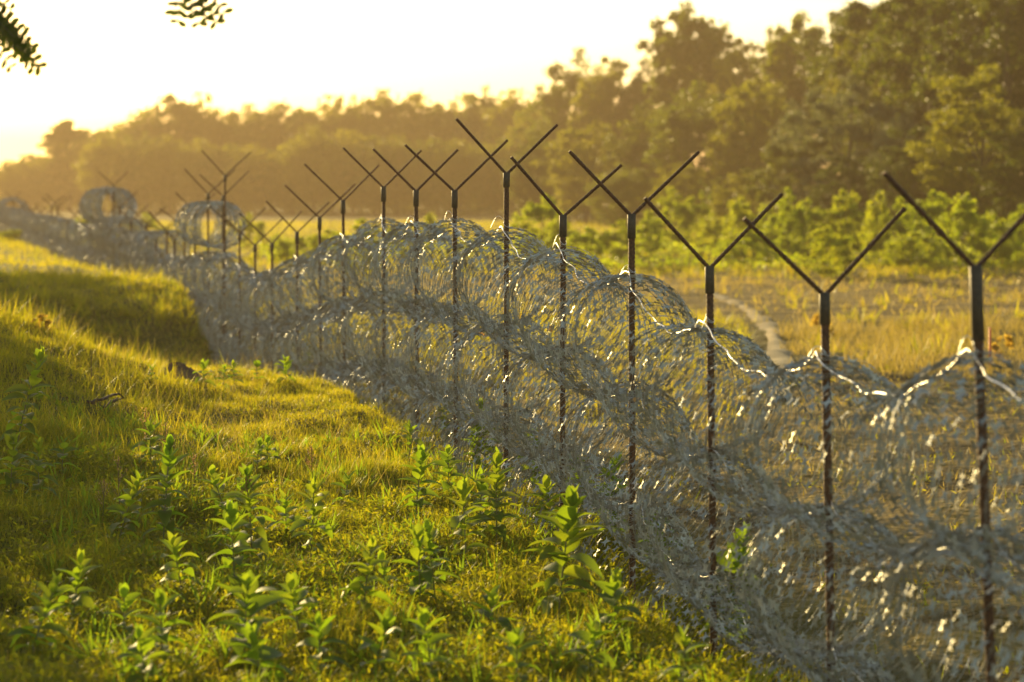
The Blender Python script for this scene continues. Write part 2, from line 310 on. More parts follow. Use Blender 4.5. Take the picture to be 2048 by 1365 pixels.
for n, ((fx, fy, tl, tr, lean), Z, where) in enumerate(zip(posts, PZ, order)):
    X = X_at(fx, Z); zf = REL(fy, Z); bot = float(np.interp(Z, TZ, TH)) - 2.75
    near = n < 9; fine = n < 8
    o = empty('fence_post', (X, Z, CZ + bot))
    tag(o, ('rusty ' + where) if n < 15 else where, 'fence post', 'forked posts carrying the razor wire fence')
    H = zf - bot; ln = lean / 800.0
    o.rotation_euler = (0, -ln, 0)          # top leans against the way the foot is set
    X0 = X + H * ln; o.location.x = X0
    slv = .38 if n == 0 else (.19 if n < 12 and n != 5 else .14)
    rr = .023 if n < 16 else .024 + .0003 * (Z - 50)
    mb = MB(); rebar(mb, (0, 0, 0), (0, 0, H - slv * .4), rr, fine); mb.build('rod', M['rust'], o, smooth=False)
    mb = MB(); tube(mb, [(0, 0, H - slv), (0, 0, H - slv + .003), (0, 0, H - .004), (0, 0, H)], np.array([.9, 1, 1, .85]) * (rr + .010), 12); mb.build('sleeve', M['tube'], o, smooth=True)
    for (tx, ty) in (tl, tr):
        dx = (tx - fx) * Z / FPX; dz = (fy - ty) * Z / FPX; dy = dx * .2067
        mb = MB(); st = np.array((dx, dy, dz)) / np.linalg.norm((dx, dy, dz))
        rebar(mb, np.array((0, 0, H - .02)) + st * .004, (dx + dz * ln, dy, H + dz), .0135 if n < 16 else .014 + .00022 * (Z - 50), fine); mb.build('arm', M['rust'], o)
    if near: # twisted tie wire that holds the coil to the rod
        zt = float(np.interp(Z, TZ, TH)) - bot + .03; t = np.linspace(0, 1, 40)
        ang = t * 2 * math.pi * 1.6 + n
        P = np.stack([.028 * np.cos(ang), .028 * np.sin(ang), zt + .03 * np.sin(t * 9 + n)], -1)
        tail = P[-1] + np.stack([-.13 * t[:20] * 2 * (1 if n % 2 else .7), .02 * t[:20], .06 * np.sin(t[:20] * 6.3) - .10 * t[:20] * t[:20] * 3], -1)
        mb = MB(); tube(mb, np.vstack([P, tail]), .002, 4); mb.build('tie_wire', M['bright_wire'], o)

# ------------------------------------------------------------------ razor wire coils
BV = np.array([(-.027, .021), (-.009, .008), (.009, .008), (.027, .021), (.014, 0), (.027, -.021), (.009, -.008), (-.009, -.008), (-.027, -.021), (-.014, 0)])
BT3 = np.array([(0, 1, 9), (9, 1, 7), (9, 7, 8), (2, 3, 4), (2, 4, 6), (4, 5, 6), (1, 2, 6), (1, 6, 7)])
def coil(name, P, Tn, rw, bscale, bstep, parent=None, sides=3):
    """P: points of the helix; barbs straddle the wire"""
    mb = MB(); V, F = tube_arrays(P, rw, sides); mb.add(V, F); co = mb.build(name, M['core_wire'], parent, smooth=True); mb = MB()
    T = np.gradient(P, axis=0); L = np.linalg.norm(T, axis=1); T /= L[:, None]
    s = np.concatenate([[0], np.cumsum(np.linalg.norm(np.diff(P, axis=0), axis=1))])
    q = np.arange(0, s[-1], bstep); q = q + R.uniform(-.01, .01, len(q))
    B = np.stack([np.interp(q, s, P[:, k]) for k in range(3)], -1); TT = np.stack([np.interp(q, s, T[:, k]) for k in range(3)], -1)
    N = np.cross(TT, R.normal(0, 1, (len(q), 3)) * .55 + Tn); N /= np.linalg.norm(N, axis=1)[:, None] + 1e-9
    W = N; sc_ = bscale * R.uniform(.85, 1.15, len(q))
    Vb = B[:, None] + (TT[:, None] * BV[None, :, 0, None] + W[:, None] * BV[None, :, 1, None]) * sc_[:, None, None]
    mb.add(Vb.reshape(-1, 3), (BT3[None] + (np.arange(len(q)) * 10)[:, None, None]).reshape(-1, 3))
    mb.build('barbs', M['wire'], co); return co
def coil_points(Z0, Z1, pitch, ppl, topf, Rr, seed, conc=.10, tilt=.0, zig=2.5, bunch=.0, jit=.012):
    r = np.random.default_rng(seed); nl = int((Z1 - Z0) / pitch); th = np.arange(nl * ppl + 1) * 2 * math.pi / ppl
    lp = th / (2 * math.pi)
    def ln(amp): return np.interp(lp, np.arange(nl + 2), r.normal(0, amp, nl + 2))
    z = Z0 + lp * pitch
    i = np.clip(np.searchsorted(AP, z) - 1, 0, len(AP) - 2); bay = AP[i + 1] - AP[i]; t = (z - AP[i]) / bay
    z = z - bunch * bay * np.sin(2 * math.pi * t) / (2 * math.pi)    # loops crowd at the posts
    bw = np.interp(lp, np.arange(0, nl + 8, 5.), r.normal(0, 1, len(np.arange(0, nl + 8, 5.))))   # slow drift: bundles of loops move together
    tri = 2 / math.pi * np.arcsin(np.sin(zig * th))
    zz = np.clip(z + conc * tri + ln(.010) + (tilt + .05 * bw + ln(jit)) * np.sin(th + 1.2) + ln(jit * .7) * np.cos(th), 8, 174)
    rad = Rr * (1 + .035 * bw + ln(.012) + .015 * np.sin(2 * th + ln(1.5)))
    cz = topf(z) - Rr + ln(.008)
    X = XF(zz) + rad * np.cos(th) * .98 + ln(.008); Y = zz + rad * np.cos(th) * .2067; Zz = CZ + cz + rad * np.sin(th)
    return np.stack([X, Y, Zz], -1)
secs = [(10.7, 16.6, 'around the two nearest posts at the right'), (16.6, 21.2, 'around the third and fourth posts from the right'),
 (21.2, 28.4, 'around the highest fork and its neighbours in mid fence'), (28.4, 39.3, 'along the posts whose forks step down'),
 (39.3, 49.8, 'in the dip of the fence before the big loose coil'), (49.8, 63.5, 'under the big loose coil'),
 (63.5, 80, 'between the two loose coils, hazy'), (80, 103, 'under the far loose coil, hazy'), (103, 168, 'at the faint far end of the fence')]
rows = [('upper', 0.0), ('middle', .86), ('bottom', 1.70)]
sd = 10
for si, (a0, a1, where) in enumerate(secs):
    for rn, dz in rows:
        sd += 1
        pitch = .079 if a1 < 40 else (.10 if a1 < 64 else .19)
        ppl = 40 if a1 < 40 else 28 if a1 < 64 else 18
        P = coil_points(a0, a1 + .1, pitch, ppl, lambda z, d=dz: TOP(z) - d, .455, sd, conc=.014, bunch=.55)
        rw = .0026 if a1 < 40 else (.0042 if a1 < 64 else .0065)
        o = coil('razor_wire_coil', P, np.array([0, 0, 0.]), rw, 1.15 if a1 < 40 else (1.4 if a1 < 64 else 2.2), .106 if a1 < 40 else (.12 if a1 < 64 else .16))
        tag(o, f'{rn} razor wire coil {where}', 'razor wire', 'stacked coils of razor wire making the fence')
def loose(Z0, Z1, topa, topb, Rr, label, seed, pitch=.15, rw=.005, bs=1.5):
    f = lambda z: topa + (topb - topa) * (z - Z0) / (Z1 - Z0)
    P = coil_points(Z0, Z1, pitch, 28, f, Rr, seed, conc=.16, tilt=.10, jit=.11)
    tag(coil('loose_razor_wire_coil', P, np.array([0, 0, 0.]), rw, bs, .1), label, 'razor wire', 'loose coils thrown on top of the fence')
loose(52.8, 58.4, -.20, -.22, .47, 'big loose razor wire coil standing round on top of the fence by the tall post', 91, .14, .0035, 1.7)
loose(83, 92, .15, .12, .60, 'far loose razor wire coil perched round on the fence, blurred', 92, .19, .006, 2.2)
loose(78, 88, -.75, -.85, .50, 'loose razor wire coil slumped just beneath the far round coil', 93, .25, .007, 2)
loose(64, 76, -.95, -1.15, .45, 'long pale loose coil lying along the fence between the two round coils', 94, .3, .007, 1.8)
loose(146, 156, -.35, -.40, .75, 'last blurred loose coil at the far left end of the fence', 95, .4, .012, 2.6)
# ------------------------------------------------------------------ line wires
for rn, dz, lab in (('upper', -.015, 'bright sagging line wire strung along the top of the upper coils'), ('middle', .86, 'thin line wire sagging where the upper and middle coils meet'), ('bottom', 1.71, 'thin line wire sagging where the middle and bottom coils meet')):
    z = np.arange(9.5, 100, .09); n_ = len(z); jit = .012 * np.sin(z * 7.3) + .01 * np.sin(z * 17.1 + dz)
    P = np.stack([XF(z) - .05 + (-.0 if dz < .1 else .08) + jit, z, CZ + TOP(z, .24) - dz + .012 * np.sin(z * 11 + 1)], -1)
    mb = MB(); tube(mb, P, .0048 if dz < .1 else .003, 5)
    tag(mb.build('line_wire', M['bright_wire'], smooth=True), lab, 'wire', 'line wires carrying the coils')

# ------------------------------------------------------------------ grass
BL = np.array([(-1, 0, 0), (1, 0, 0), (-.8, .12, .5), (.8, .12, .5), (0, .42, 1)], float); BF = np.array([(0, 1, 3), (0, 3, 2), (2, 3, 4)])
def grass(name, n, zone, hgt, wid, mat_, label, keep=None, lean=.25, clump=0.0):
    z0, z1, u0, u1 = zone
    Z = np.sqrt(R.uniform(z0 ** 2, z1 ** 2, n)) if z1 / z0 > 1.6 else R.uniform(z0, z1, n)
    u = R.uniform(u0, u1, n); X = u + XF(Z)
    dens = .5 + .5 * np.sin(X * 1.9 + 1.3 * np.sin(Z * .8)) * np.sin(Z * 1.3 + np.sin(X * 2.3))
    ok = (R.uniform(0, 1, n) < 1 - clump * dens) & (np.abs(X) < .197 * Z * 1.25 + 1.2)
    if keep is not None: ok &= keep(X, Z)
    X, Z, dens = X[ok], Z[ok], dens[ok]; n = len(X)
    h = R.uniform(*hgt, n) * (.65 + .7 * (1 - dens)); wv = R.uniform(*wid, n)
    rot = rotm(R.uniform(0, 6.283, n), R.normal(0, lean, n), R.normal(0, lean, n))
    mb = MB(); scatter(mb, BL, BF, np.stack([X, Z, HREL(X, Z) + CZ - .01], -1), rot, np.stack([wv, h, h], -1))
    tag(mb.build(name, mat_), label, kind='stuff')
grass('grass', 250000, (11.5, 25, -7, .5), (.05, .13), (.0018, .0035), M['grass'], 'short backlit green turf on the near ground', clump=.3)
grass('knoll_grass', 150000, (23, 37, -8, .4), (.04, .10), (.002, .0045), M['gold_grass'], 'golden lit grass on the knoll beside the fence', clump=.3)  # yellower, brighter blades than on the mounds: sunlight put into the colour
grass('tall_knoll_grass', 9000, (24, 34, -8, -2.6), (.15, .36), (.002, .004), M['gold_grass'], 'taller thin grass on the left side of the knoll', clump=.7)
grass('mound_grass', 90000, (36, 66, -12, .0), (.08, .2), (.004, .009), M['grass'], 'grass on the mounds behind the knoll', keep=lambda X, Z: ~((Z > 38) & (Z < 49) & (X - XF(Z) > -2.8)) | (R.uniform(0, 1, len(X)) < .12), clump=.4)  # darker green blades than on the knoll: shade put into the colour
grass('far_bank_grass', 60000, (62, 175, -30, -.3), (.12, .3), (.008, .02), M['gold_grass'], 'grass on the far banks left of the fence', clump=.4)
grass('dry_grass', 60000, (42, 60, 1.2, 26), (.14, .42), (.004, .009), M['dry_grass'], 'tall dry straw coloured grass beyond the fence', keep=lambda X, Z: X > np.interp(Z, pts[::-1, 1], pts[::-1, 0]) + .5 + .5 * np.sin(Z), clump=.9, lean=.22)
grass('path_side_grass', 26000, (34, 75, .8, 14), (.08, .25), (.004, .009), M['gold_grass'], 'low yellow green grass left of the trodden path', keep=lambda X, Z: X < np.interp(Z, pts[::-1, 1], pts[::-1, 0]) - .5, clump=.5)
grass('field_grass', 90000, (60, 260, 1, 110), (.15, .42), (.015, .035), M['gold_grass'], 'yellow green field grass beyond the fence', keep=lambda X, Z: (BARE(X, Z) < .6) | (R.uniform(0, 1, len(X)) < .22), clump=.7)
grass('straw_tufts', 26000, (60, 100, 5, 45), (.08, .3), (.008, .018), M['dry_grass'], 'straw tufts scattered over the brown dug strip', clump=1.1, lean=.5)
grass('litter', 30000, (11, 46, .4, 16), (.04, .13), (.003, .007), M['dry_grass'], 'dry grass litter on the earth behind the wire', clump=1.0, lean=1.0)
grass('sparse_sprouts', 9000, (12, 46, .6, 16), (.05, .14), (.003, .008), M['grass'], 'sparse green sprouts on the bare earth behind the wire', clump=.98, lean=.5)

def tussocks(name, n, zone, hgt, wid, mat_, label, per=34, rad=.07, lean=.38, keep=None):
    z0, z1, u0, u1 = zone; Z = R.uniform(z0, z1, n); X = R.uniform(u0, u1, n) + XF(Z); ok = np.abs(X) < .197 * Z * 1.2 + .8
    if keep is not None: ok &= keep(X, Z)
    X, Z = X[ok], Z[ok]; n = len(X)
    sc0 = R.uniform(.5, 1.3, n); i = np.repeat(np.arange(n), per); m = len(i); rr = R.uniform(0, rad, m) * sc0[i]; an = R.uniform(0, 6.283, m)
    x = X[i] + rr * np.cos(an); y = Z[i] + rr * np.sin(an); h = R.uniform(*hgt, m) * sc0[i]
    mb = MB(); scatter(mb, BL, BF, np.stack([x, y, HREL(x, y) + CZ - .01], -1), rotm(an - math.pi / 2, R.normal(-.25, lean, m), R.normal(0, lean, m)), np.stack([R.uniform(*wid, m), h, h], -1))
    tag(mb.build(name, mat_), label, kind='stuff')
tussocks('grass_tussocks', 900, (12, 36, -7, .3), (.08, .2), (.002, .004), M['grass'], 'rough grass tussocks standing out of the turf')
tussocks('mound_tussocks', 700, (37, 62, -11, -.4), (.2, .45), (.005, .009), M['gold_grass'], 'rough golden tussocks on the mounds', 26, .16)
tussocks('straw_stalks', 420, (23, 36, -8, -1.2), (.25, .5), (.0015, .0025), M['dry_grass'], 'thin dry stalks standing on the left side of the knoll', 5, .1, .2)
tussocks('field_tussocks', 900, (44, 110, 2, 40), (.2, .48), (.007, .014), M['gold_grass'], 'coarse grass tussocks in the field beyond the wire', 26, .3, keep=lambda X, Z: ((BARE(X, Z) < .6) | (R.uniform(0, 1, len(X)) < .15)) & OFFPATH(X, Z))
# leafy low weeds in the turf
LF = np.array([(0, 0, 0), (-.17, .35, .06), (.17, .35, .06), (-.13, .75, .05), (.13, .75, .05), (0, 1, -.03)], float); LFF = np.array([(0, 2, 1), (1, 2, 4), (1, 4, 3), (3, 4, 5)])
def weeds(name, n, zone, size, mat_, label, per=46, hh=.13):
    z0, z1, u0, u1 = zone; Z = R.uniform(z0, z1, n); X = R.uniform(u0, u1, n) + XF(Z); ok = np.abs(X) < .197 * Z * 1.2 + .8; X, Z = X[ok], Z[ok]; n = len(X)
    sc0 = R.uniform(.5, 1.4, n); idx = np.repeat(np.arange(n), per); m = len(idx)
    rr = R.uniform(0, 1, m) ** .6 * .14 * sc0[idx]; an = R.uniform(0, 6.283, m); hz = R.uniform(.02, 1, m) * hh * sc0[idx] * (1.1 - rr / .22)
    x = X[idx] + rr * np.cos(an); y = Z[idx] + rr * np.sin(an)
    mb = MB(); scatter(mb, LF, LFF, np.stack([x, y, HREL(x, y) + CZ + hz], -1), rotm(an - math.pi / 2 + R.normal(0, .7, m), R.normal(.25, .45, m), R.normal(0, .4, m)), R.uniform(.6, 1.3, m) * size)
    tag(mb.build(name, mat_), label, kind='stuff')
weeds('low_weeds', 2000, (12, 23.5, -5.5, .6), .052, M['weed'], 'low feathery weeds spread through the near turf', 44, .17)
grass('tall_wisps', 14000, (12, 26, -7, .3), (.12, .28), (.0015, .003), M['gold_grass'], 'taller golden grass wisps in the near turf', clump=.95, lean=.35)
weeds('clover_patch', 420, (21, 30, -6, .3), .04, M['weed'], 'low leafy weeds in the middle turf', 30, .09)
weeds('creeping_weeds', 260, (14, 45, .9, 15), .06, M['weed'], 'creeping green weeds on the bare earth beyond the wire', 26, .12)
weeds('field_herbs', 300, (90, 150, 3, 60), .3, M['weed'], 'leafy herbs in the field beyond the fence', 26, .6)

# ------------------------------------------------------------------ milkweeds
def leaf_template(nu=7):
    t = np.linspace(0, 1, nu); w_ = .26 * np.sin(math.pi * np.clip(t, 0, 1) ** .8) ** .75; w_[0] = .02; w_[-1] = .004
    v = []; 
    for ti, wi in zip(t, w_): v += [(-wi, ti, .10 * (wi / .235) * .9), (0, ti, 0), (wi, ti, .10 * (wi / .235) * .9)]
    v = np.array(v); f = []
    for i in range(nu - 1):
        for j in (0, 1): f.append((i * 3 + j, i * 3 + j + 1, i * 3 + 4 + j, i * 3 + 3 + j))
    return v, np.array(f)
MLV, MLF = leaf_template()
def bent(v, b):
    y = v[:, 1]; o = v.copy(); o[:, 1] = y * (1 - .22 * abs(b) * y); o[:, 2] = v[:, 2] + b * y * y * -.55; return o
def milkweed(px, ytop, ybase, label, seed, flower=False, full=1.0, lean=None):
    r = np.random.default_rng(seed); X, Z, h = ground(px, ybase); H = (ybase - ytop) * Z / FPX * 1.16 + .06
    H = min(H, 1.3)
    o = empty('milkweed', (X, Z, CZ + h - .03), r.uniform(0, 6.28)); tag(o, label, 'plant', 'milkweed plants growing along the fence')
    ln = r.normal(0, .11, 2) if lean is None else np.array(lean)
    t = np.linspace(0, 1, 9); C = np.stack([ln[0] * H * t ** 1.5, ln[1] * H * t ** 1.5, (H * .90) * t], -1)
    mb = MB(); tube(mb, C, np.interp(t, [0, 1], [.0065, .0035]) * (.7 + H * .5), 6); mb.build('stem', M['stem'], o, smooth=True)
    mb = MB(); npair = max(3, int(H / .056)); L0 = min(.24, .155 + .09 * H) * full; th = r.uniform(0, 3.14)
    for k in range(npair):
        f = (k + .6) / npair; f = .18 + .82 * f ** .85; p = np.array([np.interp(f, t, C[:, j]) for j in range(3)])
        L = L0 * (1.0 - .55 * max(0, f - .72) / .28) * (.6 + .4 * min(1, f / .35)) * r.uniform(.8, 1.12)
        el = np.interp(f, [.1, .6, .9, 1], [.1, .5, .95, 1.3]); b = np.interp(f, [.1, .7, 1], [1.0, .7, -.1])
        for sgn in (0, math.pi):
            if r.uniform() < .04: continue
            a_ = th + sgn + r.normal(0, .18)
            scatter(mb, bent(MLV, b + r.normal(0, .25)), MLF, p[None], rotm(np.array([a_]), np.array([el + r.normal(0, .16)]), np.array([r.normal(0, .25)])), np.array([[L * r.uniform(.85, 1.1), L, L]]))
        th += math.pi / 2 + r.normal(0, .1)
    mb.build('leaves', M['milk'], o, smooth=True)
    if flower:
        mb = MB(); n = 150; d = r.normal(0, 1, (n, 3)); d /= np.linalg.norm(d, axis=1)[:, None]
        o.rotation_euler.z = 0; c = C[-1] + np.array([.01, -.10, -.07]); pos = c + d * .065 * r.uniform(.6, 1, n)[:, None]
        scatter(mb, LF, LFF, pos, rotm(r.uniform(0, 6.28, n), r.uniform(-1.5, 1.5, n), r.uniform(-1, 1, n)), r.uniform(.014, .026, n)); mb.build('flower_head', M['flower'], o)
MW = [
 (326, 908, 1106, 'tall upright milkweed with many drooping leaf pairs, in front of the dark shade at left'),
 (235, 975, 1100, 'milkweed just left of the tall upright one, beside a pale seed spike'),
 (457, 960, 1062, 'milkweed with one round leaf held up, left of the one with the rusty flower head'),
 (506, 962, 1158, 'milkweed bearing a rusty red brown flower head'),
 (622, 979, 1141, 'slanting milkweed with a bright starry top right of the flowering one'),
 (686, 967, 1030, 'small milkweed just right of the slanting one'),
 (470, 1037, 1190, 'broad dark leaved milkweed below the flowering one'),
 (573, 1005, 1082, 'milkweed low between the flowering one and the slanting one'),
 (365, 1100, 1200, 'milkweed with cupped top leaves standing in front of the tall upright one'),
 (830, 925, 1060, 'dense dark milkweed full of leaves, left of the middle group'),
 (818, 862, 928, 'dark milkweed at the edge of the tree shadow on the turf'),
 (123, 897, 962, 'small pale milkweed at the left in the shade of the bank'),
 (725, 1100, 1245, 'bushy milkweed standing alone in the low centre foreground'),
 (776, 1132, 1215, 'slim milkweed between the bushy one and the twin pair'),
 (842, 1088, 1225, 'left one of the twin slender milkweeds with cupped tops'),
 (871, 1076, 1215, 'right one of the twin slender milkweeds with cupped tops'),
 (488, 1180, 1335, 'milkweed with one very large raised leaf, below the broad dark one'),
 (245, 1208, 1300, 'soft blurred milkweed low at the left front'),
 (325, 1208, 1335, 'blurred milkweed low at the left front, with tall pointed top leaves'),
 (295, 1285, 1385, 'blurred milkweed on the bottom edge at the left'),
 (745, 1255, 1375, 'front milkweed with a cupped top and wide arms on the bottom edge'),
 (868, 1250, 1375, 'front milkweed with dark drooping leaves right of the wide armed one'),
 (640, 1262, 1375, 'front milkweed left of the wide armed one on the bottom edge'),
 (535, 1290, 1400, 'low dark front milkweed on the bottom edge under the large raised leaf'),
 (933, 997, 1150, 'milkweed with a folded top leaf and long side arms, centre front'),
 (993, 930, 1108, 'tall milkweed with one upright paddle leaf, centre of the middle group'),
 (959, 965, 1084, 'milkweed half hidden behind the tall paddle leaved one'),
 (1071, 881, 987, 'milkweed with an oval leaf on top against the lower coils'),
 (1157, 924, 1040, 'full milkweed with many pointed leaves against the bottom coil'),
 (1214, 934, 1100, 'milkweed with a wavy upright leaf close to the bottom coil'),
 (1116, 1024, 1262, 'largest milkweed, standing tall with long arched leaves in the right foreground'),
 (1102, 988, 1085, 'milkweed with double tops just behind the largest one'),
 (1313, 1049, 1150, 'small milkweed growing up against the wire right of the largest one'),
 (1437, 1085, 1330, 'tall bright milkweed growing into the bottom coils at the right front'),
 (982, 1210, 1292, 'small milkweed left in front of the largest one'),
 (1375, 1285, 1385, 'blurred milkweed on the bottom edge near the fallen stick'),
 (897, 802, 885, 'milkweed reaching up in front of the coils at the knoll end'),
 (972, 822, 962, 'tall thin milkweed closest to the coils, behind the middle group'),
 (947, 862, 964, 'milkweed just left of the tall thin one by the coils'),
 (898, 914, 1000, 'milkweed below the one reaching up at the knoll end'),
 (405, 738, 776, 'milkweed with a single round leaf on the knoll crest'),
 (447, 744, 778, 'milkweed second from the left on the knoll crest'),
 (470, 736, 772, 'milkweed in the middle of the crest row on the knoll'),
 (514, 733, 768, 'wide leaved milkweed on the crest under the far coils'),
 (572, 728, 768, 'milkweed on the crest just before the coil line'),
 (610, 713, 752, 'highest milkweed on the knoll crest touching the coils'),
 (302, 745, 768, 'small milkweed left of the earth heap on the crest'),
 (33, 725, 905, 'tall yellowish milkweed at the left frame edge'),
 (20, 893, 1010, 'shaded milkweed low at the left frame edge'),
 (78, 905, 1020, 'shaded broad milkweed beside the one at the left frame edge'),
 (513, 897, 955, 'dark milkweed in the middle of the shaded turf'),
 (536, 895, 950, 'milkweed with one broad side leaf in the shaded turf'),
 (302, 862, 940, 'milkweed with a round top leaf under the golden seed heads in the shade'),
 (60, 1190, 1330, 'dim blurred milkweed in the lower left corner'),
 (145, 1140, 1260, 'dim blurred milkweed right of the lower left corner'),
 (600, 1190, 1290, 'blurred milkweed between the large raised leaf and the bushy one'),
 (1230, 1180, 1290, 'low milkweed with fine leaves right of the largest one'),
 (1035, 1290, 1400, 'soft blurred milkweed on the bottom edge in the centre'),
 (1180, 1265, 1360, 'soft blurred milkweed on the bottom edge right of centre')]
for n, (px, yt, yb, lab) in enumerate(MW):
    milkweed(px, yt, yb, lab, 300 + n, flower=lab.startswith('milkweed bearing'), full=1.25 if ('large raised' in lab or 'largest' in lab) else 1.0, lean=None)

tussocks('leafy_verge', 700, (12, 27, -4.5, -.3), (.10, .24), (.006, .012), M['milk'], 'narrow leaved weeds mixed into the near turf by the wire', 16, .06, .55)
# ------------------------------------------------------------------ seed heads, dry stalks, sticks
def seedhead(px, yt, yb, label, seed, fluffy=1.0):
    r = np.random.default_rng(seed); X, Z, h = ground(px, yb); H = (yb - yt) * Z / FPX
    o = empty('seed_stalk', (X, Z, CZ + h - .02), r.uniform(0, 6)); tag(o, label, 'plant', 'pale seeding weed stalks')
    t = np.linspace(0, 1, 12); C = np.stack([.05 * H * np.sin(t * 2), .04 * H * t, H * t], -1)
    mb = MB(); tube(mb, C, .003, 5); pos = []
    for k in range(9):
        f = .45 + .5 * k / 9; p = np.array([np.interp(f, t, C[:, j]) for j in range(3)]); an = r.uniform(0, 6.28); L = H * .16 * (1.15 - f) * 2 + .02
        q = p + np.array([math.cos(an) * L * .6, math.sin(an) * L * .6, L * .8]); tube(mb, [p, (p + q) / 2 + [0, 0, -.01], q], .0018, 4)
        for s in np.linspace(.15, 1, 13): pos.append(p + (q - p) * s + r.normal(0, .004, 3))
    for s in np.linspace(.9, 1.0, 14): pos.append([np.interp(s, t, C[:, j]) for j in range(3)] + r.normal(0, .004, 3))
    mb.build('stalk', M['dry_stem'], o, smooth=True); pos = np.array(pos); n = len(pos)
    mb = MB(); scatter(mb, LF, LFF, pos, rotm(r.uniform(0, 6.28, n), r.uniform(-1, 1, n), r.uniform(-1, 1, n)), r.uniform(.010, .018, n) * fluffy); mb.build('seed_head', M['seed'], o)
seedhead(245, 908, 1060, 'pale tiered seed spike rising beside the tall upright milkweed', 1)
seedhead(390, 905, 990, 'pinkish seed head right of the tall upright milkweed in the shade', 2, 1.2)
seedhead(288, 815, 930, 'large golden branched seed head in the shaded turf', 3, 1.3)
seedhead(325, 840, 935, 'small golden seed head right of the large branched one', 4)
seedhead(205, 955, 1050, 'crooked thin seed stalk left of the tiered spike', 5)
seedhead(628, 888, 985, 'bent orange seed stalk in the middle of the turf', 6, 1.3)
def stick(name, pxs, label, r0, cat='stick', mat_='dead_wood', lift=.02):
    P = []
    for x, y, l in pxs:
        X, Z, h = ground(x, y + l); P.append((X, Z, CZ + h + l * Z / FPX + lift))
    P = np.array(P); t = np.linspace(0, len(P) - 1, len(P) * 5); Q = np.stack([np.interp(t, range(len(P)), P[:, j]) for j in range(3)], -1)
    Q += R.normal(0, r0 * .35, Q.shape)
    mb = MB(); tube(mb, Q, np.linspace(r0, r0 * .45, len(Q)) * R.uniform(.85, 1.15, len(Q)), 6); tag(mb.build(name, M[mat_], smooth=True), label, cat); 
stick('fallen_branch', [(175, 812, 5), (205, 803, 16), (236, 792, 26), (248, 800, 20)], 'dark fallen branch lying up on the shaded bank', .02)
stick('fallen_branch', [(208, 820, 4), (228, 806, 12), (248, 800, 18)], 'shorter dark fallen branch crossing below the other on the bank', .022)
stick('fallen_stick', [(1262, 1288, 8), (1320, 1306, 10), (1380, 1320, 6), (1470, 1350, 4)], 'thin dark fallen stick in the near turf by the wire', .008)
stick('dry_stalk', [(182, 770, 0), (183, 720, 50), (181, 700, 72)], 'dark dry stalk with a knob standing on the knoll', .006, 'plant', 'dry_stem', 0)
stick('dry_stalk', [(762, 880, 0), (766, 845, 30), (769, 825, 52)], 'thin dry stalk on the sunlit turf before the coils', .004, 'plant', 'dry_stem', 0)
# heap of soil
X, Z, h = ground(352, 762); mb = MB()
nu, nv = 22, 9
th = np.arange(nu) * 2 * math.pi / nu; V = []
for j in range(nv):
    f = j / (nv - 1)
    for t in th: 
        rr = (1 - f) * .34 * (1 + .18 * math.sin(3 * t + 1) + .1 * math.sin(7 * t + j)); V.append((rr * math.cos(t), rr * math.sin(t) * .8, .24 * math.sin(f * math.pi / 2) ** .8 * (1 + .15 * math.sin(5 * t + j * 2)) - .04))
F = [(j * nu + k, j * nu + (k + 1) % nu, (j + 1) * nu + (k + 1) % nu, (j + 1) * nu + k) for j in range(nv - 1) for k in range(nu)]
mb.add(V, F); o = mb.build('earth_heap', M['soil'], smooth=True); o.location = (X, Z, CZ + h); tag(o, 'small brown heap of earth on the crest of the knoll', 'mound')
# orange marker stake
X, Z, h = ground(1980, 742); Hs = (742 - 655) * Z / FPX; mb = MB()
s = .02; mb.add([(-s, -s, 0), (s, -s, 0), (s, s, 0), (-s, s, 0), (-s, -s, Hs - .02), (s, -s, Hs - .02), (s, s, Hs - .02), (-s, s, Hs - .02), (-s * .5, -s * .5, Hs), (s * .5, -s * .5, Hs), (s * .5, s * .5, Hs), (-s * .5, s * .5, Hs)],
 [(0, 1, 5, 4), (1, 2, 6, 5), (2, 3, 7, 6), (3, 0, 4, 7), (4, 5, 9, 8), (5, 6, 10, 9), (6, 7, 11, 10), (7, 4, 8, 11), (8, 9, 10, 11)])
o = mb.build('marker_stake', M['orange']); o.location = (X, Z, CZ + h); tag(o, 'slim orange red marker stake standing beyond the wire at right', 'stake')
# dead leaves caught in the wire
def caught(px, py, Z, size, label, seed, m='yellow_leaf'):
    r = np.random.default_rng(seed); mb = MB()
    scatter(mb, bent(MLV, .8), MLF, np.zeros((1, 3)), rotm(np.array([r.uniform(0, 6)]), np.array([1.2]), np.array([r.uniform(-1, 1)])), np.array([[size * 1.2, size, size * 2]]))
    o = mb.build('dead_leaf', M[m], smooth=True); o.location = (X_at(px, Z), Z, CZ + REL(py, Z)); tag(o, label, 'leaf')
caught(1040, 640, 23.2, .14, 'orange curled dead leaf caught high in the middle of the coils', 1)
caught(968, 674, 24.5, .08, 'pale scrap of dead leaf caught left of the orange one', 2, 'seed')
caught(1103, 665, 21.8, .10, 'pale withered leaf caught in the loops right of the orange one', 3, 'seed')
caught(1270, 805, 19.0, .07, 'small pale leaf caught low in the loops of the middle coil', 4, 'seed')

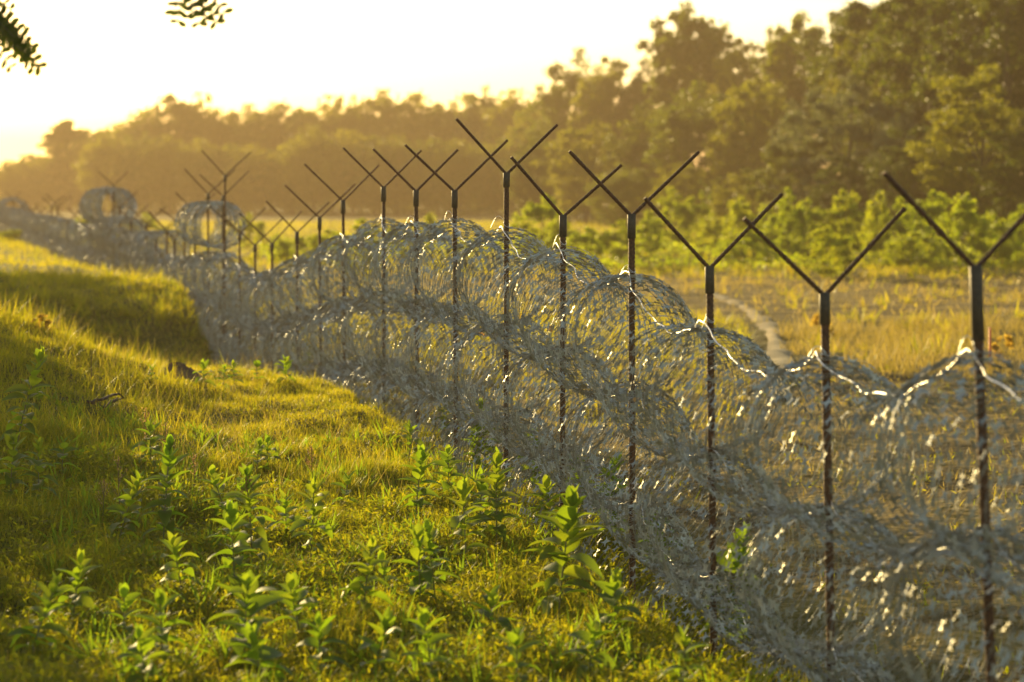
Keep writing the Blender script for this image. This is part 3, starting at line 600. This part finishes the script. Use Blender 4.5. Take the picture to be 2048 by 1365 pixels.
# ------------------------------------------------------------------ trees
QV = np.array([(-.5, 0, 0), (-.15, .42, .10), (.5, .5, -.04), (.3, -.3, .12)]); QF = np.array([(0, 3, 2, 1)])
def crown_points(r, W, H, z0, nclump, nleaf, shape='round', spread=.11):
    c = r.normal(0, 1, (nclump, 3)); c /= np.linalg.norm(c, axis=1)[:, None]; rad = r.uniform(.2, 1.0, nclump) ** .5
    lob = 1 + .10 * np.sin(3 * np.arctan2(c[:, 1], c[:, 0]) + r.uniform(0, 6)) + r.normal(0, .04, nclump)
    c = c * (rad * lob)[:, None]
    zz = c[:, 2]; taper = np.where(zz > 0, 1 - (.08 if shape == 'round' else .65) * zz ** 2, 1 - .35 * zz ** 2 * (1 if shape == 'round' else .2)); 
    C = np.stack([c[:, 0] * W / 2 * taper, c[:, 1] * W / 2 * taper, z0 + (H - z0) * (.5 + .5 * zz * .95)], -1)
    sz = spread * W * r.uniform(.5, 1.3, nclump)
    idx = r.integers(0, nclump, nleaf); d = r.normal(0, 1, (nleaf, 3)); d /= np.linalg.norm(d, axis=1)[:, None]; d *= r.uniform(.25, 1.15, nleaf)[:, None]
    return C, C[idx] + d * sz[idx][:, None] * np.array([1, 1, .75])
def tree_meshes(seed, W, H, z0, nclump, nleaf, leaf, mt, shape='round', spread=.11, trunk_r=None, nlimb=9):
    r = np.random.default_rng(seed); C, Pn = crown_points(r, W, H, z0, nclump, nleaf, shape, spread); n = len(Pn)
    mb = MB(); scatter(mb, QV, QF, Pn, rotm(r.uniform(0, 6.28, n), r.normal(0, .9, n), r.normal(0, .9, n)), leaf * r.uniform(.6, 1.35, n)); cm = mb.mesh('crown', mt)
    tr = trunk_r or .016 * H; mb = MB(); t = np.linspace(0, 1, 8)
    T = np.stack([.03 * H * np.sin(t * 3 + seed), .03 * H * np.sin(t * 2.2 + seed * 2), t * H * .86], -1); tube(mb, T, tr * (1.25 - 1.1 * t ** .8), 7)
    for k in r.choice(nclump, min(nlimb, nclump), replace=False):
        f = np.clip((C[k, 2] / (H * .86)) * .62, .1, .9); p = np.array([np.interp(f, t, T[:, j]) for j in range(3)]); mid = (p + C[k]) / 2 + [0, 0, .04 * H]
        tube(mb, [p, p * .6 + mid * .4, mid, mid * .45 + C[k] * .55, C[k]], tr * np.array([.5, .42, .32, .2, .07]) * (1.1 - .6 * f), 5)
    return cm, mb.mesh('trunk', M['bark'], True)
def put_tree(name, meshes, X, Z, H, H0, W, W0, label, group, seed, h=None):
    o = empty(name, (X, Z, CZ + (float(HREL(X, Z)) if h is None else h) - .1), (seed * 2.399) % 6.283)
    o.scale = (W / W0, W / W0, H / H0); tag(o, label, 'tree' if 'tree' in name else 'shrub', group)
    for nm, me in zip(('crown', 'trunk' if 'tree' in name else 'stems'), meshes): link(bpy.data.objects.new(nm, me), o)
    return o
protos = [tree_meshes(40 + k, 12, 18, 1.2, 340, 12000, .48, M['tree' if k % 2 else 'lit_tree'], spread=(.10, .085, .11, .09, .12)[k]) for k in range(5)]
col = tree_meshes(50, 6, 18, 1.5, 160, 9000, .48, M['tree'], 'column', .15)
# distant hazy row: skyline x, top y, width px, distance, look
far = [(22, 322, 70, 430, 'low bushy'), (62, 305, 90, 440, 'broad low'), (118, 300, 100, 430, 'low rounded'), (170, 322, 70, 430, 'small low'),
 (228, 250, 110, 420, 'first high rounded'), (285, 222, 110, 415, 'wide domed'), (342, 182, 100, 410, 'peaked and tall'), (398, 186, 75, 410, 'narrow topped'), (440, 222, 90, 415, 'lower'), (490, 212, 100, 410, 'even topped'),
 (548, 206, 110, 405, 'softly domed'), (602, 210, 90, 405, 'flat topped'), (655, 192, 110, 400, 'rounded'), (712, 196, 90, 400, 'twin lobed'), (762, 184, 110, 395, 'full domed'), (822, 187, 100, 390, 'dark topped'),
 (878, 200, 90, 390, 'sunken topped'), (925, 188, 100, 385, 'bulging'), (975, 176, 100, 380, 'highest domed'), (1030, 184, 100, 370, 'smooth topped'), (1085, 198, 100, 355, 'lower right-hand')]
for n, (x, yt, wp, Z, look) in enumerate(far):
    X = X_at(x, Z); H = REL(yt, Z) + 3.0; W = wp * Z / FPX * 1.55
    m_ = protos[n % 5]
    wh = ['at the far left frame edge', 'left of the lone upright tree', 'at the foot of the lone upright tree', 'in the gap right of the lone upright tree'][n] if n < 4 else f'{["first","second","third","fourth","fifth","sixth","seventh","eighth","ninth","tenth","eleventh","twelfth","thirteenth","fourteenth","fifteenth","sixteenth","last"][n - 4]} crown of the hazy row from the left gap'
    put_tree('broadleaf_tree', m_, X, Z, H, 18, W, 12, f'{look} hazy tree, {wh}', 'distant hazy tree row', n, -3)
put_tree('poplar_tree', col, X_at(138, 425), 425, REL(225, 425) + 3, 18, 8.5, 6, 'lone upright tree standing clear of the others at the far left', None, 3, -3)
# second storey in front of the row: lower crowns that close it down to the field
nm = ['first', 'second', 'third', 'fourth', 'fifth', 'sixth', 'seventh', 'eighth', 'ninth', 'tenth', 'eleventh', 'twelfth', 'thirteenth', 'fourteenth', 'fifteenth', 'sixteenth']
for n in range(16):
    x = 215 + n * 58 + (n * 37) % 23; Z = 372 - n * 4; yt = 262 + (n * 53) % 46 - n * 1.5
    put_tree('broadleaf_tree', protos[(n + 2) % 5], X_at(x, Z), Z, REL(yt, Z) + 3, 18, 8.5, 12, f'lower hazy tree at the foot of the far row, {nm[n]} of them from the left', 'lower trees before the hazy row', n + 50, -3)
# right hand wood, nearer step by step
midp = [tree_meshes(60 + k, 12, 18, .8, 260, 24000, .32, M[('tree', 'lit_tree', 'dark_tree')[k]], spread=(.095, .075, .085)[k]) for k in range(3)]
rh = tree_meshes(65, 9, 18, 7.0, 200, 17000, .36, M['tree'], spread=.10)
mid = [(1150, 112, 150, 300, 'notched dark topped tree where the wood steps up from the hazy row'), (1225, 110, 150, 290, 'tree with an uneven top right of the step in the skyline'), (1290, 128, 110, 285, 'tree at the left foot of the tall tree on the skyline'),
 (1382, 15, 150, 262, 'tall round headed tree rising highest on the skyline with light through it'), (1480, 72, 130, 250, 'tree right of the tall round headed one'), (1555, 66, 110, 240, 'ragged tree between the tall round head and the bare topped one'),
 (1605, 34, 130, 228, 'fan topped tree beside the near dark wood'), (1180, 240, 150, 235, 'lower hazy tree in front of the step in the wood'), (1300, 215, 150, 225, 'golden green tree below the tall round headed one'),
 (1400, 175, 170, 215, 'broad tree filling the wood under the tall round head'), (1500, 150, 150, 205, 'dark tree in the wood behind the silvery one'), (1080, 270, 120, 250, 'low golden tree at the left end of the near wood'),
 (1250, 330, 120, 200, 'small tree low at the wood edge above the fence forks'), (1370, 320, 110, 190, 'small golden tree at the wood edge left of the dark bush')]
for n, (x, yt, wp, Z, lab) in enumerate(mid):
    put_tree('broadleaf_tree', rh if n in (3, 6) else midp[n % 3], X_at(x, Z), Z, REL(yt, Z) + 3, 18, wp * Z / FPX * (1.35 if n in (3, 6) else 1.25), 9 if n in (3, 6) else 12, lab, 'trees of the right hand wood', n + 9, -3)
dk = [tree_meshes(70 + k, 10, 17, .6, 170, 38000, .19, M['dark_tree' if k < 2 else 'lit_tree'], spread=.08) for k in range(3)]
near = [(1800, -90, 330, 200, 1, 'tall dark tree deep in the wood behind the others'), (1960, -130, 330, 190, 0, 'second tall dark tree deep in the wood'), (2100, -130, 330, 185, 1, 'third tall dark tree deep in the wood, at the frame edge'), (1760, -60, 260, 165, 0, 'big dark tree behind the silvery one'), (1730, 20, 160, 172, 2, 'yellow green edged tree where the dark wood meets the sky'), (1880, -120, 300, 150, 1, 'large dark tree filling the upper right'), (2010, -150, 300, 140, 0, 'darkest tree at the right frame edge'),
 (1950, 120, 220, 128, 2, 'tree with gold flecked leaves in front of the dark wood'), (1840, 240, 170, 132, 1, 'low dark tree under the big ones'), (2060, 220, 220, 122, 1, 'low dark tree cut by the right frame edge'), (2190, -150, 320, 140, 1, 'dark tree just past the right frame edge'),
 (1575, 262, 150, 150, 0, 'dark bushy tree standing low before the wood'), (1690, 300, 130, 140, 1, 'small dark tree under the silvery one'), (1480, 340, 110, 160, 2, 'small tree left of the dark bushy one')]
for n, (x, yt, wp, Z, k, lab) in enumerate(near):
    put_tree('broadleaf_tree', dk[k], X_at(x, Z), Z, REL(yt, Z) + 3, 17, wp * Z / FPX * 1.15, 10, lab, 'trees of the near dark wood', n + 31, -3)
sv = tree_meshes(80, 9, 12, .5, 130, 26000, .18, M['silver'], spread=.08)
for n, (x, yt, wp, Z, lab) in enumerate([(1700, 150, 270, 148, 'silvery grey green willow like tree before the dark wood'), (1600, 205, 160, 158, 'smaller silvery tree left of the large silvery one'), (1800, 215, 130, 142, 'silvery tree right shoulder of the large silvery one')]):
    put_tree('willow_tree', sv, X_at(x, Z), Z, REL(yt, Z) + 3, 12, wp * Z / FPX, 9, lab, 'silvery trees', n + 5, -3)
# trees out of the left of the picture whose shade falls on the turf
sh = tree_meshes(90, 4, 6, .4, 90, 11000, .17, M['tree'], spread=.12)
for n, (X, Z, H, W, lab) in enumerate([(-9.4, 33.5, 2.3, 4.0, 'rounded bush on the bank left of the fence, shading the turf'), (-7.7, 29.8, 1.6, 2.4, 'dense bush on the bank beside the rounded one'), (-6.0, 20.5, 1.7, 2.2, 'lowest bush on the bank, just outside the left frame edge'), (-7.4, 26.3, 1.2, 2.2, 'small bush on the bank nearest the camera'), (-18.8, 74, 5.6, 5.5, 'larger tree on the far bank, shading the mound'), (-16.0, 62, 4.0, 4.2, 'middle tree on the far bank'), (-16.8, 67, 3.8, 3.6, 'young tree between the two others on the far bank')]):
    put_tree('bank_tree', sh, X, Z, H, 6, W, 4, lab, 'trees on the bank beyond the left edge', n + 3)
# shrubs beyond the fence
shp = [tree_meshes(100 + k, 2.6, 3.2, .1, 46, 4200, .125, M['shrub'], 'column', .13, trunk_r=.03, nlimb=14) for k in range(4)]
shr = [(1085, 385, 520, 100, 'tall bright shrub with leafy side shoots left of the fourth fork from the right'), (1120, 440, 515, 90, 'lower bright shrub right beside the tall one'), (1055, 455, 520, 60, 'small shrub at the left foot of the tall bright one'), (1345, 378, 500, 90, 'upright bright shrub between the third and fourth forks'),
 (1390, 390, 500, 70, 'bright shrub just right of the upright one'), (1300, 430, 515, 80, 'dull green shrub left of the upright one'), (1430, 430, 510, 80, 'yellowish shrub right of the third fork'), (1240, 440, 530, 90, 'low green shrub behind the fourth post'), (1170, 450, 530, 80, 'low shrub between the fourth and fifth posts'),
 (1480, 395, 520, 80, 'leafy shrub above the left arm of the second fork'), (1540, 400, 525, 90, 'full shrub behind the crossing arms'), (1578, 378, 520, 70, 'peaked shrub with pale shoots at the tip of the arm'), (1620, 395, 525, 80, 'shrub behind the second post from the right'), (1690, 380, 530, 100, 'wide bright shrub right of the second post'),
 (1755, 372, 530, 60, 'tallest thin shrub with a bright tip'), (1800, 395, 535, 90, 'shrub under the long left arm of the nearest post'), (1860, 378, 535, 110, 'largest bright shrub between the arms at right'), (1930, 385, 540, 100, 'bright shrub behind the nearest fork'), (1990, 415, 540, 90, 'shrub right of the nearest fork'), (2045, 410, 540, 80, 'shrub cut by the right frame edge'),
 (1660, 450, 545, 110, 'low front shrub beneath the wide bright one'), (1500, 455, 540, 110, 'low front shrub at the left of the thicket'), (1820, 455, 550, 110, 'low front shrub before the largest one'),
 (720, 438, 540, 120, 'glowing yellow shrub seen behind the middle of the fence'), (650, 455, 530, 90, 'glowing yellow shrub left of the brightest one'), (600, 470, 525, 80, 'yellow shrub low behind the dip of the fence'), (560, 460, 520, 50, 'small yellow shrub behind the seventh stepped fork'), (500, 425, 500, 60, 'yellow green shrub right of the big loose coil'), (800, 450, 520, 90, 'dim green shrub behind the line of forks'), (860, 425, 500, 60, 'small green shrub in the hazy field'),
 (170, 420, 470, 60, 'yellow shrub glowing between the far coils'), (290, 425, 480, 70, 'blurred yellow green shrub above the pale slumped coil'), (20, 455, 500, 70, 'bright green shrub low at the far left')]
for n, (x, yt, yb, wp, lab) in enumerate(shr):
    Z = FPX * 3.05 / (yb - YH); Z = min(Z, 150); Z *= (1 + .05 * math.sin(n * 2.1)); X = X_at(x, Z)
    H = (REL(yt, Z) - float(HREL(X, Z))); 
    put_tree('leafy_shrub', shp[n % 4], X, Z, H, 3.2, wp * Z / FPX * 1.1, 2.6, lab, 'young shrubs in the field beyond the fence', n + 2)
ys = tree_meshes(110, .5, .6, .05, 12, 130, .09, M['yellow_leaf'], 'column', .2, trunk_r=.008, nlimb=8)
for n, (x, yt, yb, lab) in enumerate([(1640, 618, 690, 'small yellow leaved plant in the dry grass beyond the second post'), (2010, 660, 735, 'yellow leaved plant beside the orange stake'), (85, 612, 660, 'small yellow weed on the bank at the left')]):
    X, Z, h = ground(x, yb); put_tree('yellow_shrub', ys, X, Z, (yb - yt) * Z / FPX, .6, .5 if n < 2 else .3, .5, lab, None, n + 1)

# thicket at the foot of the woods
def thicket(name, segs, label, leaf, mt, dens):
    P = []
    for (x0, z0, x1, z1, h0, dep) in segs:
        n = int(dens * abs(X_at(x1, z1) - X_at(x0, z0)) * h0); t = R.uniform(0, 1, n); Z = z0 + (z1 - z0) * t + R.uniform(0, dep, n)
        X = X_at(x0 + (x1 - x0) * t, Z); hh = h0 * (.65 + .35 * np.sin(X * .9) * np.sin(X * .37 + 1)); P.append(np.stack([X, Z, CZ - 3.1 + hh * R.uniform(0, 1, n) ** .8], -1))
    P = np.concatenate(P); n = len(P); mb = MB()
    scatter(mb, QV, QF, P, rotm(R.uniform(0, 6.28, n), R.normal(0, .9, n), R.normal(0, .9, n)), leaf * R.uniform(.6, 1.4, n)); tag(mb.build(name, mt), label, kind='stuff')
thicket('far_undergrowth', [(-40, 440, 200, 430, 4.5, 12), (190, 380, 1100, 340, 6.5, 14)], 'hazy undergrowth closing the foot of the far tree row', .8, M['tree'], 9)
thicket('brambles', [(1150, 118, 2100, 110, 1.5, 22), (520, 112, 1150, 125, .9, 30), (1200, 104, 2080, 102, .6, 8)], 'low leafy brambles filling in between the bright shrubs', .15, M['shrub'], 190)
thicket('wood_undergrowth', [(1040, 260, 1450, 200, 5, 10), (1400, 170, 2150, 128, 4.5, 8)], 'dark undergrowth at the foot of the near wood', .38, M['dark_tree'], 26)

# ------------------------------------------------------------------ overhanging locust tree
def compound(mb, base, tip, r, ll=.052):
    base, tip = np.array(base), np.array(tip); L = np.linalg.norm(tip - base); n = max(4, int(L / .034)); t = np.linspace(.12, 1, n)
    ax = (tip - base) / L; side = np.cross(ax, [0.2, 1, .3]); side /= np.linalg.norm(side)
    C = base + (tip - base) * t[:, None] + np.array([0, 0, -.12 * L]) * (t * t)[:, None]
    pos, rots = [], []
    nrm = np.cross(ax, side)
    for c in C:
        for s in (-1, 1):
            d = side * s + ax * .35 + r.normal(0, .12, 3); d /= np.linalg.norm(d); nn = nrm + r.normal(0, .3, 3); xx = np.cross(d, nn); xx /= np.linalg.norm(xx); nn = np.cross(xx, d)
            pos.append(c); rots.append(np.stack([xx, d, nn], -1))
    scatter(mb, OV, OFc, np.array(pos), np.array(rots), r.uniform(.85, 1.1, len(pos)) * ll)
    return [base, (base + tip) / 2 - [0, 0, .03 * L], tip - np.array([0, 0, .12 * L])]
th = np.arange(8) * math.pi / 4; OV = np.stack([.29 * np.sin(th), .5 - .5 * np.cos(th), .03 * np.cos(2 * th)], -1); OFc = np.array([(0, 1, 2, 3), (0, 3, 4, 7), (4, 5, 6, 7)])
r = np.random.default_rng(5); ZT = 13.0
o = empty('locust_tree', (-5.6, 13.4, CZ + float(HREL(-5.6, 13.4)) - .1)); tag(o, 'overhanging locust tree whose feathery leaf sprays hang into the top left', 'tree')
off = -np.array(o.location); cm, wm = MB(), MB()
tr = np.array([(-5.6, 13.4, .3), (-5.5, 13.4, 2.5), (-5.2, 13.3, 4.6), (-4.8, 13.2, 6.4), (-4.5, 13.2, 7.6)]); tube(wm, tr + off, [.13, .11, .09, .06, .03], 8)
def PX(x, y, Z=ZT): return np.array([X_at(x, Z), Z, CZ + REL(y, Z)])
b1 = [tr[2], (-4.0, 13.2, 4.95), (-3.2, 13.1, 4.6), PX(-60, -20)]; b2 = [tr[3], (-3.2, 13, 6.1), (-2.2, 13, 5.2), PX(372, -60)]; b3 = [tr[2], (-4.8, 11.5, 5.4), (-4.4, 10.6, 5.6)]; b4 = [tr[3], (-5.6, 14.5, 7), (-6.2, 15.4, 7)]
for b in (b1, b2, b3, b4): tube(wm, np.array(b) + off, np.linspace(.05, .008, len(b)), 6)
for (p, q) in [((-60, -20), (46, 52)), ((-55, 0), (78, 112)), ((-60, 10), (50, 90)), ((-50, -40), (20, 8)), ((-60, 20), (20, 118)), ((372, -70), (356, 30)), ((372, -70), (412, 24)), ((375, -70), (448, 12)), ((372, -75), (385, 12)), ((370, -80), (350, 10)), ((370, -70), (432, 30)), ((370, -70), (398, 34)), ((-60, -20), (62, 78)), ((-60, 0), (30, 60)), ((-50, 30), (66, 118))]:
    dz = r.uniform(-.12, .12); t_ = compound(cm, PX(*p) + off, PX(*q, ZT + dz) + off, r); tube(wm, t_, .003, 4)
for k in range(240):
    b = np.array([b1, b2, b3 + [b3[-1]], b4 + [b4[-1]]][k % 4]); f = r.uniform(.6, 2.6); p = np.array([np.interp(f, [0, 1, 2, 3], b[:, j]) for j in range(3)]) + r.normal(0, .35, 3)
    p[2] = max(p[2], 4.3 + .2 * abs(p[0] + 2)); 
    if p[0] > -3.6: p[2] = max(p[2], 4.75)
    d = r.normal(0, 1, 3); d[2] = -.2; d /= np.linalg.norm(d); compound(cm, p + off, p + d * r.uniform(.2, .3) + off, r, .045)
wm.build('trunk', M['bark'], o, smooth=True); cm.build('crown', M['locust'], o)

# ------------------------------------------------------------------ haze
m, nt, out = mat('warm_haze'); pv = nt.nodes.new('ShaderNodeVolumePrincipled')
pv.inputs['Color'].default_value = (.44, .33, .21, 1); pv.inputs['Density'].default_value = .00085; pv.inputs['Anisotropy'].default_value = .45
nt.links.new(pv.outputs[0], out.inputs['Volume'])
bx, by0, by1, bz0, bz1 = 1150, -62, 1520, -3.5, 34
mb = MB(); mb.add([(x, y, z) for z in (bz0, bz1) for y in (by0, by1) for x in (-bx, bx)], [(0, 2, 3, 1), (4, 5, 7, 6), (0, 1, 5, 4), (2, 6, 7, 3), (0, 4, 6, 2), (1, 3, 7, 5)])
tag(mb.build('haze', m), 'warm evening haze in the air', kind='stuff')
